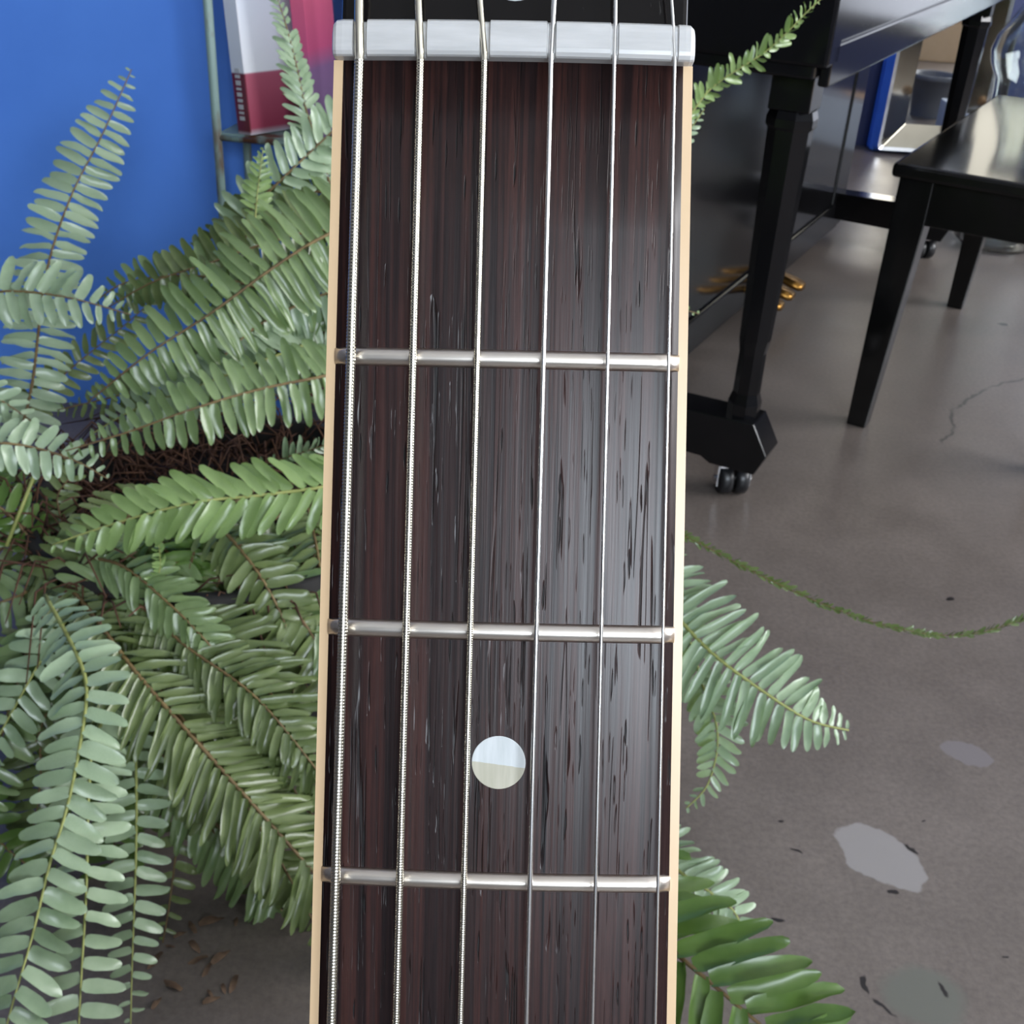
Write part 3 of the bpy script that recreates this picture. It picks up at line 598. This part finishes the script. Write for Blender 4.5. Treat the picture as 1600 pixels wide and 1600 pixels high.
    ([(0.013, 0.719, 0.165), (0.062, 0.617, 0.187), (0.1, 0.551, 0.194), (0.127, 0.517, 0.195), (0.146, 0.495, 0.197), (0.175, 0.47, 0.192), (0.215, 0.441, 0.182)], 0.0656, 0.0144, 4, 0, 1, 66, 0.80),
    ([(-0.041, 1.227, 0.347), (0.052, 1.251, 0.448), (0.129, 1.265, 0.533), (0.168, 1.277, 0.594), (0.185, 1.288, 0.614), (0.212, 1.289, 0.635), (0.236, 1.298, 0.65), (0.255, 1.297, 0.67), (0.276, 1.309, 0.691), (0.293, 1.318, 0.706)], 0.0204, 0.0068, 3, 55, 0, 66, 0.80),
    ([(0.062, 1.148, 0.31), (0.125, 1.15, 0.373), (0.16, 1.149, 0.411), (0.182, 1.149, 0.412)], 0.0189, 0.0108, 1, 0, 0, 66, 0.30),
    ([(0.088, 1.294, 0.544), (0.142, 1.272, 0.546), (0.163, 1.274, 0.57), (0.179, 1.287, 0.591)], 0.0207, 0.0090, 0, 10, 0, 55, 0.30),
    ([(0.011, 0.984, 0.285), (0.094, 0.925, 0.303), (0.157, 0.878, 0.301), (0.225, 0.845, 0.284), (0.277, 0.818, 0.276), (0.329, 0.802, 0.27), (0.379, 0.793, 0.273), (0.427, 0.793, 0.293), (0.473, 0.797, 0.321)], 0.0072, 0.0033, 2, 60, 0, 42, 0.95),
    ([(-0.441, 0.905, 0.228), (-0.464, 0.905, 0.268), (-0.502, 0.904, 0.286), (-0.542, 0.897, 0.274)], 0.0306, 0.0100, 4, 0, 0, 72, 0.60),
    ([(-0.436, 0.916, 0.207), (-0.465, 0.905, 0.227), (-0.502, 0.895, 0.23), (-0.542, 0.882, 0.207)], 0.0312, 0.0102, 2, 0, 0, 72, 0.60),
    ([(-0.414, 0.877, 0.22), (-0.435, 0.843, 0.22), (-0.47, 0.825, 0.209), (-0.507, 0.807, 0.178)], 0.0321, 0.0103, 1, 0, 0, 72, 0.60),
    ([(-0.45, 0.933, 0.196), (-0.47, 0.966, 0.233), (-0.495, 0.993, 0.26), (-0.534, 1.016, 0.281)], 0.0252, 0.0101, 4, 0, 0, 72, 0.50),
    ([(-0.427, 0.943, 0.213), (-0.442, 0.964, 0.25), (-0.431, 0.977, 0.273), (-0.449, 0.998, 0.289)], 0.0187, 0.0081, 2, 0, 0, 72, 0.40),
    ([(-0.215, 1.133, 0.283), (-0.233, 1.171, 0.37), (-0.285, 1.168, 0.404), (-0.353, 1.172, 0.412), (-0.424, 1.177, 0.399), (-0.461, 1.175, 0.376)], 0.0411, 0.0110, 1, 0, 0, 72, 0.50),
    ([(-0.169, 1.115, 0.353), (-0.196, 1.125, 0.411), (-0.251, 1.101, 0.409), (-0.301, 1.065, 0.386), (-0.361, 1.035, 0.333)], 0.0401, 0.0097, 1, 0, 0, 84, 0.50),
    ([(-0.171, 1.121, 0.322), (-0.207, 1.102, 0.37), (-0.249, 1.057, 0.372), (-0.306, 1.024, 0.355), (-0.372, 1.01, 0.33), (-0.418, 1.005, 0.301)], 0.0333, 0.0096, 0, 0, 0, 72, 0.50),
    ([(-0.146, 1.257, 0.359), (-0.197, 1.311, 0.452), (-0.262, 1.31, 0.471), (-0.323, 1.283, 0.445), (-0.385, 1.26, 0.404)], 0.0378, 0.0102, 2, 0, 0, 70, 0.50),
    ([(-0.383, 0.862, 0.232), (-0.328, 0.821, 0.242), (-0.267, 0.777, 0.225), (-0.201, 0.741, 0.204), (-0.145, 0.712, 0.152)], 0.0404, 0.0076, 2, 0, 0, 62, 0.60),
    ([(-0.377, 0.864, 0.196), (-0.296, 0.781, 0.172), (-0.231, 0.732, 0.126), (-0.184, 0.7, 0.072), (-0.144, 0.68, -0.004)], 0.0469, 0.0084, 2, 0, 0, 64, 0.60),
    ([(-0.405, 0.852, 0.216), (-0.353, 0.793, 0.193), (-0.298, 0.746, 0.151), (-0.257, 0.723, 0.111), (-0.232, 0.713, 0.054)], 0.0367, 0.0089, 2, 0, 0, 66, 0.50),
    ([(-0.445, 0.847, 0.167), (-0.416, 0.797, 0.12), (-0.411, 0.76, 0.055), (-0.428, 0.729, -0.019)], 0.0326, 0.0105, 2, 0, 0, 74, 0.50),
    ([(-0.344, 0.952, 0.269), (-0.36, 0.882, 0.267), (-0.391, 0.853, 0.237), (-0.434, 0.847, 0.147)], 0.0401, 0.0100, 2, -13, 0, 70, 0.50),
    ([(-0.289, 0.993, 0.235), (-0.315, 0.922, 0.232), (-0.353, 0.887, 0.19), (-0.399, 0.873, 0.086)], 0.0407, 0.0105, 4, 15, 0, 70, 0.50),
    ([(-0.368, 0.985, 0.231), (-0.325, 0.917, 0.232), (-0.293, 0.86, 0.154), (-0.276, 0.824, 0.011)], 0.0296, 0.0105, 4, 8, 0, 70, 0.50),
    ([(-0.295, 0.991, 0.244), (-0.323, 0.92, 0.241), (-0.359, 0.859, 0.155), (-0.403, 0.818, 0.003)], 0.0364, 0.0105, 4, -24, 0, 70, 0.50),
    ([(-0.33, 0.932, 0.23), (-0.285, 0.865, 0.234), (-0.255, 0.834, 0.199), (-0.237, 0.824, 0.102)], 0.0312, 0.0100, 2, -16, 0, 70, 0.50),
    ([(-0.322, 0.917, 0.232), (-0.349, 0.848, 0.232), (-0.388, 0.8, 0.169), (-0.438, 0.773, 0.042)], 0.0343, 0.0099, 2, 10, 0, 70, 0.50),
    ([(-0.364, 0.934, 0.23), (-0.302, 0.867, 0.234), (-0.255, 0.821, 0.174), (-0.222, 0.796, 0.049)], 0.0298, 0.0100, 2, 12, 0, 70, 0.50),
    ([(-0.318, 0.921, 0.25), (-0.34, 0.852, 0.25), (-0.376, 0.824, 0.221), (-0.423, 0.818, 0.131)], 0.0373, 0.0098, 1, -18, 0, 70, 0.50),
    ([(-0.195, 0.999, 0.237), (-0.2, 0.928, 0.235), (-0.213, 0.898, 0.203), (-0.231, 0.89, 0.109)], 0.0328, 0.0105, 4, -24, 0, 70, 0.50),
    ([(-0.335, 0.939, 0.203), (-0.326, 0.871, 0.205), (-0.328, 0.812, 0.122), (-0.342, 0.773, -0.027)], 0.0395, 0.0102, 4, 5, 0, 70, 0.50),
    ([(-0.198, 0.965, 0.256), (-0.177, 0.895, 0.257), (-0.165, 0.864, 0.222), (-0.159, 0.856, 0.127)], 0.0328, 0.0102, 2, -16, 0, 70, 0.50),
    ([(-0.22, 0.948, 0.258), (-0.249, 0.878, 0.256), (-0.282, 0.818, 0.171), (-0.323, 0.778, 0.021)], 0.0301, 0.0100, 2, -21, 0, 70, 0.50),
    ([(-0.233, 0.953, 0.234), (-0.209, 0.885, 0.236), (-0.194, 0.84, 0.178), (-0.187, 0.817, 0.057)], 0.0322, 0.0102, 2, -18, 0, 70, 0.50),
    ([(-0.271, 0.916, 0.239), (-0.208, 0.85, 0.244), (-0.156, 0.81, 0.195), (-0.114, 0.792, 0.082)], 0.0324, 0.0099, 2, -14, 0, 70, 0.50),
    ([(-0.285, 0.903, 0.256), (-0.297, 0.834, 0.258), (-0.32, 0.802, 0.222), (-0.355, 0.793, 0.126)], 0.0296, 0.0097, 1, 13, 0, 70, 0.50),
    ([(-0.295, 0.923, 0.276), (-0.24, 0.856, 0.279), (-0.198, 0.821, 0.239), (-0.168, 0.81, 0.139)], 0.0342, 0.0097, 2, 0, 0, 70, 0.50),
    ([(-0.374, 0.942, 0.264), (-0.313, 0.874, 0.267), (-0.267, 0.818, 0.19), (-0.235, 0.784, 0.049)], 0.0362, 0.0100, 4, 15, 0, 70, 0.50),
    ([(-0.29, 0.981, 0.208), (-0.299, 0.911, 0.207), (-0.317, 0.851, 0.122), (-0.343, 0.81, -0.03)], 0.0296, 0.0105, 4, 23, 0, 70, 0.50),
    ([(-0.253, 0.98, 0.265), (-0.278, 0.909, 0.262), (-0.309, 0.848, 0.175), (-0.348, 0.808, 0.024)], 0.0286, 0.0103, 1, 9, 0, 70, 0.50),
    ([(-0.286, 0.924, 0.258), (-0.281, 0.855, 0.259), (-0.286, 0.803, 0.188), (-0.301, 0.772, 0.054)], 0.0288, 0.0098, 4, -19, 0, 70, 0.50),
]

def catmull(P, t):
    n = len(P) - 1; k = min(int(t * n), n - 1); u = t * n - k
    p0, p1, p2, p3 = P[max(k - 1, 0)], P[k], P[k + 1], P[min(k + 2, n)]
    return .5 * ((2 * p1) + (p2 - p0) * u + (2 * p0 - 5 * p1 + 4 * p2 - p3) * u * u + (3 * p1 - p0 - 3 * p2 + p3) * u ** 3)
# unit leaflet: lies along +x (length 1), width along y, crease along the vein, blade bends to -z
def leaflet_unit(seed):
    rnd = random.Random(seed); st = [(0, .70), (.10, .92), (.32, 1.0), (.58, .94), (.80, .78), (.94, .52), (1.0, .14)]
    bend = rnd.uniform(-.02, .30); sweep = rnd.uniform(-.06, .12); ph = rnd.uniform(0, 6); vs = []; fs = []
    for x, w in st:
        zc = -bend * x * x; yc = sweep * x * x
        wj = w * rnd.uniform(.93, 1.05)
        vs += [(x, yc + .5 * wj, zc + .06 * w + .035 * math.sin(9 * x + ph)), (x, yc, zc), (x, yc - .5 * wj, zc + .06 * w + .035 * math.sin(8 * x + 2 * ph))]
    for i in range(len(st) - 1):
        a = 3 * i; fs += [(a, a + 3, a + 4, a + 1), (a + 1, a + 4, a + 5, a + 2)]
    return vs, fs
UNITS = [leaflet_unit(k) for k in range(10)]
LM = {}
def leaflet_mesh(u, tone):
    if (u, tone) not in LM:
        b = B(); b.add(UNITS[u][0], UNITS[u][1], True); LM[(u, tone)] = b.mesh('leaflet', LEAF[tone])
    return LM[(u, tone)]
single = 0
for fi, (pts, L, sp, tone, twist, ind, ang, tip) in enumerate(FRONDS):
    rnd = random.Random(100 + fi)
    P_ = [Vector(p) - FO for p in pts]
    S = [catmull(P_, k / 160) for k in range(161)]
    cum = [0]
    for a, b_ in zip(S, S[1:]): cum.append(cum[-1] + (b_ - a).length)
    tot = cum[-1]
    def at(d):
        lo = 0
        for k in range(160):
            if cum[k + 1] >= d: lo = k; break
        else: lo = 159
        q = (d - cum[lo]) / max(1e-9, cum[lo + 1] - cum[lo]); return S[lo].lerp(S[lo + 1], q), (S[lo + 1] - S[lo]).normalized()
    rr0 = min(.0022, L * .05) + .0003
    step = S[::5]
    FR = B().tube(step, [rr0 * (1 - .72 * k / (len(step) - 1)) for k in range(len(step))], 6).build('frond', M['rachis_green'] if tone in (3,) or (tone == 0 and fi > 23) else M['rachis'], FN)
    n = int(tot / sp); joined = B()
    for k in range(n):
        d = (k + .6) * tot / n; t_ = d / tot
        p, tg = at(d)
        view = (CAM - FO - p).normalized()
        up = (view * .85 + Vector((0, 0, 1)) * .25); up = (up - tg * up.dot(tg)).normalized()
        up = Matrix.Rotation(math.radians(twist) + rnd.uniform(-.10, .10), 3, tg) @ up
        side = up.cross(tg).normalized()
        env = min(1, .45 + t_ * 4) * (1 if t_ < tip else max(.16, math.cos((t_ - tip) / (1 - tip) * PI / 2) ** .7))
        for s in (-1, 1):
            if rnd.random() < .02 and not ind: continue
            a = math.radians(ang - 12 * t_ + rnd.uniform(-6, 6)) ; ln = L * env * (rnd.uniform(.90, 1.06) if twist < 50 else rnd.uniform(.5, 1.25))
            wd = min(sp * 1.02, max(ln * .40, .003)) * rnd.uniform(.88, 1.0)
            dirv = (tg * math.cos(a) + side * s * math.sin(a)); dirv = (dirv + up * rnd.uniform(-.22, .08)).normalized()
            yv = up.cross(dirv).normalized(); roll = rnd.uniform(-.45, .45) if twist < 50 else rnd.uniform(-1.1, 1.1)
            zv = dirv.cross(yv); yv = (yv * math.cos(roll) + zv * math.sin(roll)).normalized(); zv = dirv.cross(yv)
            o_ = p + side * s * rr0 * .5 + tg * (s * sp * .22)
            mt = Matrix(((dirv.x * ln, yv.x * wd, zv.x * ln, o_.x), (dirv.y * ln, yv.y * wd, zv.y * ln, o_.y), (dirv.z * ln, yv.z * wd, zv.z * ln, o_.z), (0, 0, 0, 1)))
            un = rnd.randrange(10)
            if ind and single < 300 and t_ > .25:
                lf = bpy.data.objects.new('leaflet', leaflet_mesh(un, tone)); COL.objects.link(lf); lf.parent = FR; lf.matrix_local = mt; single += 1
            else: joined.add(UNITS[un][0], UNITS[un][1], True, mt)
    if joined.v:
        o = joined.build('leaflets', LEAF[tone], FR); o['kind'] = 'stuff'
# fiddlehead and dry stems at the crown
B().tube([Vector(p) - FO for p in [(-.455, .875, .25), (-.445, .91, .285), (-.437, .93, .31), (-.432, .93, .316), (-.428, .926, .312), (-.431, .925, .308)]], [.0018, .0017, .002, .0024, .0022, .0014], 8).build('fiddlehead', M['rachis_green'], FN)
b = B(); rnd = random.Random(5)
for k in range(900):
    a = rnd.uniform(0, 2 * PI); r_ = .19 * math.sqrt(rnd.random()); p = Vector((r_ * math.cos(a), r_ * math.sin(a), .215 if r_ < .16 else .235))
    front = p.y < -.04 and p.x > -.1
    d = Vector((rnd.uniform(-1, 1) + .5 * math.cos(a), rnd.uniform(-1, 1) + .5 * math.sin(a), rnd.uniform(.0, .4))).normalized(); ln = rnd.uniform(.04, .12) * (.5 if front else 1)
    b.tube([p, p + d * ln * .5 + Vector((0, 0, .006 if front else .016)), p + d * ln + Vector((0, 0, rnd.uniform(-.05, .0)))], [.0013, .0010, .0005], 5)
o = b.build('dry_stems', M['dead'], FN); o['kind'] = 'stuff'; o['label'] = 'tangle of dry brown stems'

# dry scraps fallen on the floor
rnd = random.Random(9)
for k, (x, y) in enumerate([(-.254, .676), (-.212, .617), (-.267, .655), (-.239, .684), (-.24, .643), (-.222, .612), (-.254, .617), (-.222, .648), (-.262, .668), (-.246, .656), (-.205, .622), (-.230, .634), (-.218, .685), (-.275, .64), (-.219, .606), (-.262, .60)]):
    s = rnd.uniform(.35, 1.0)
    vs = []; nst = 5
    for i in range(nst):
        q = i / (nst - 1); w = .0035 * math.sin(PI * (.15 + .75 * q)) + .0005
        vs += [((q - .5) * .024, w, .0012 + .003 * math.sin(q * 5)), ((q - .5) * .024, -w, .0004 + .004 * q * (1 - q))]
    fs = [(2 * i, 2 * i + 1, 2 * i + 3, 2 * i + 2) for i in range(nst - 1)]
    o = B().add([(a * s, c_ * s, d_ * s + .0003) for a, c_, d_ in vs], fs, True).build('dry_leaf_scrap', M['scrap'], None, loc=(x, y, 0), rz=rnd.uniform(0, 6))
    tag(o, 'small curled brown dry leaf scrap on the concrete floor under the fern', 'leaf scrap', 'dry scraps under the fern')
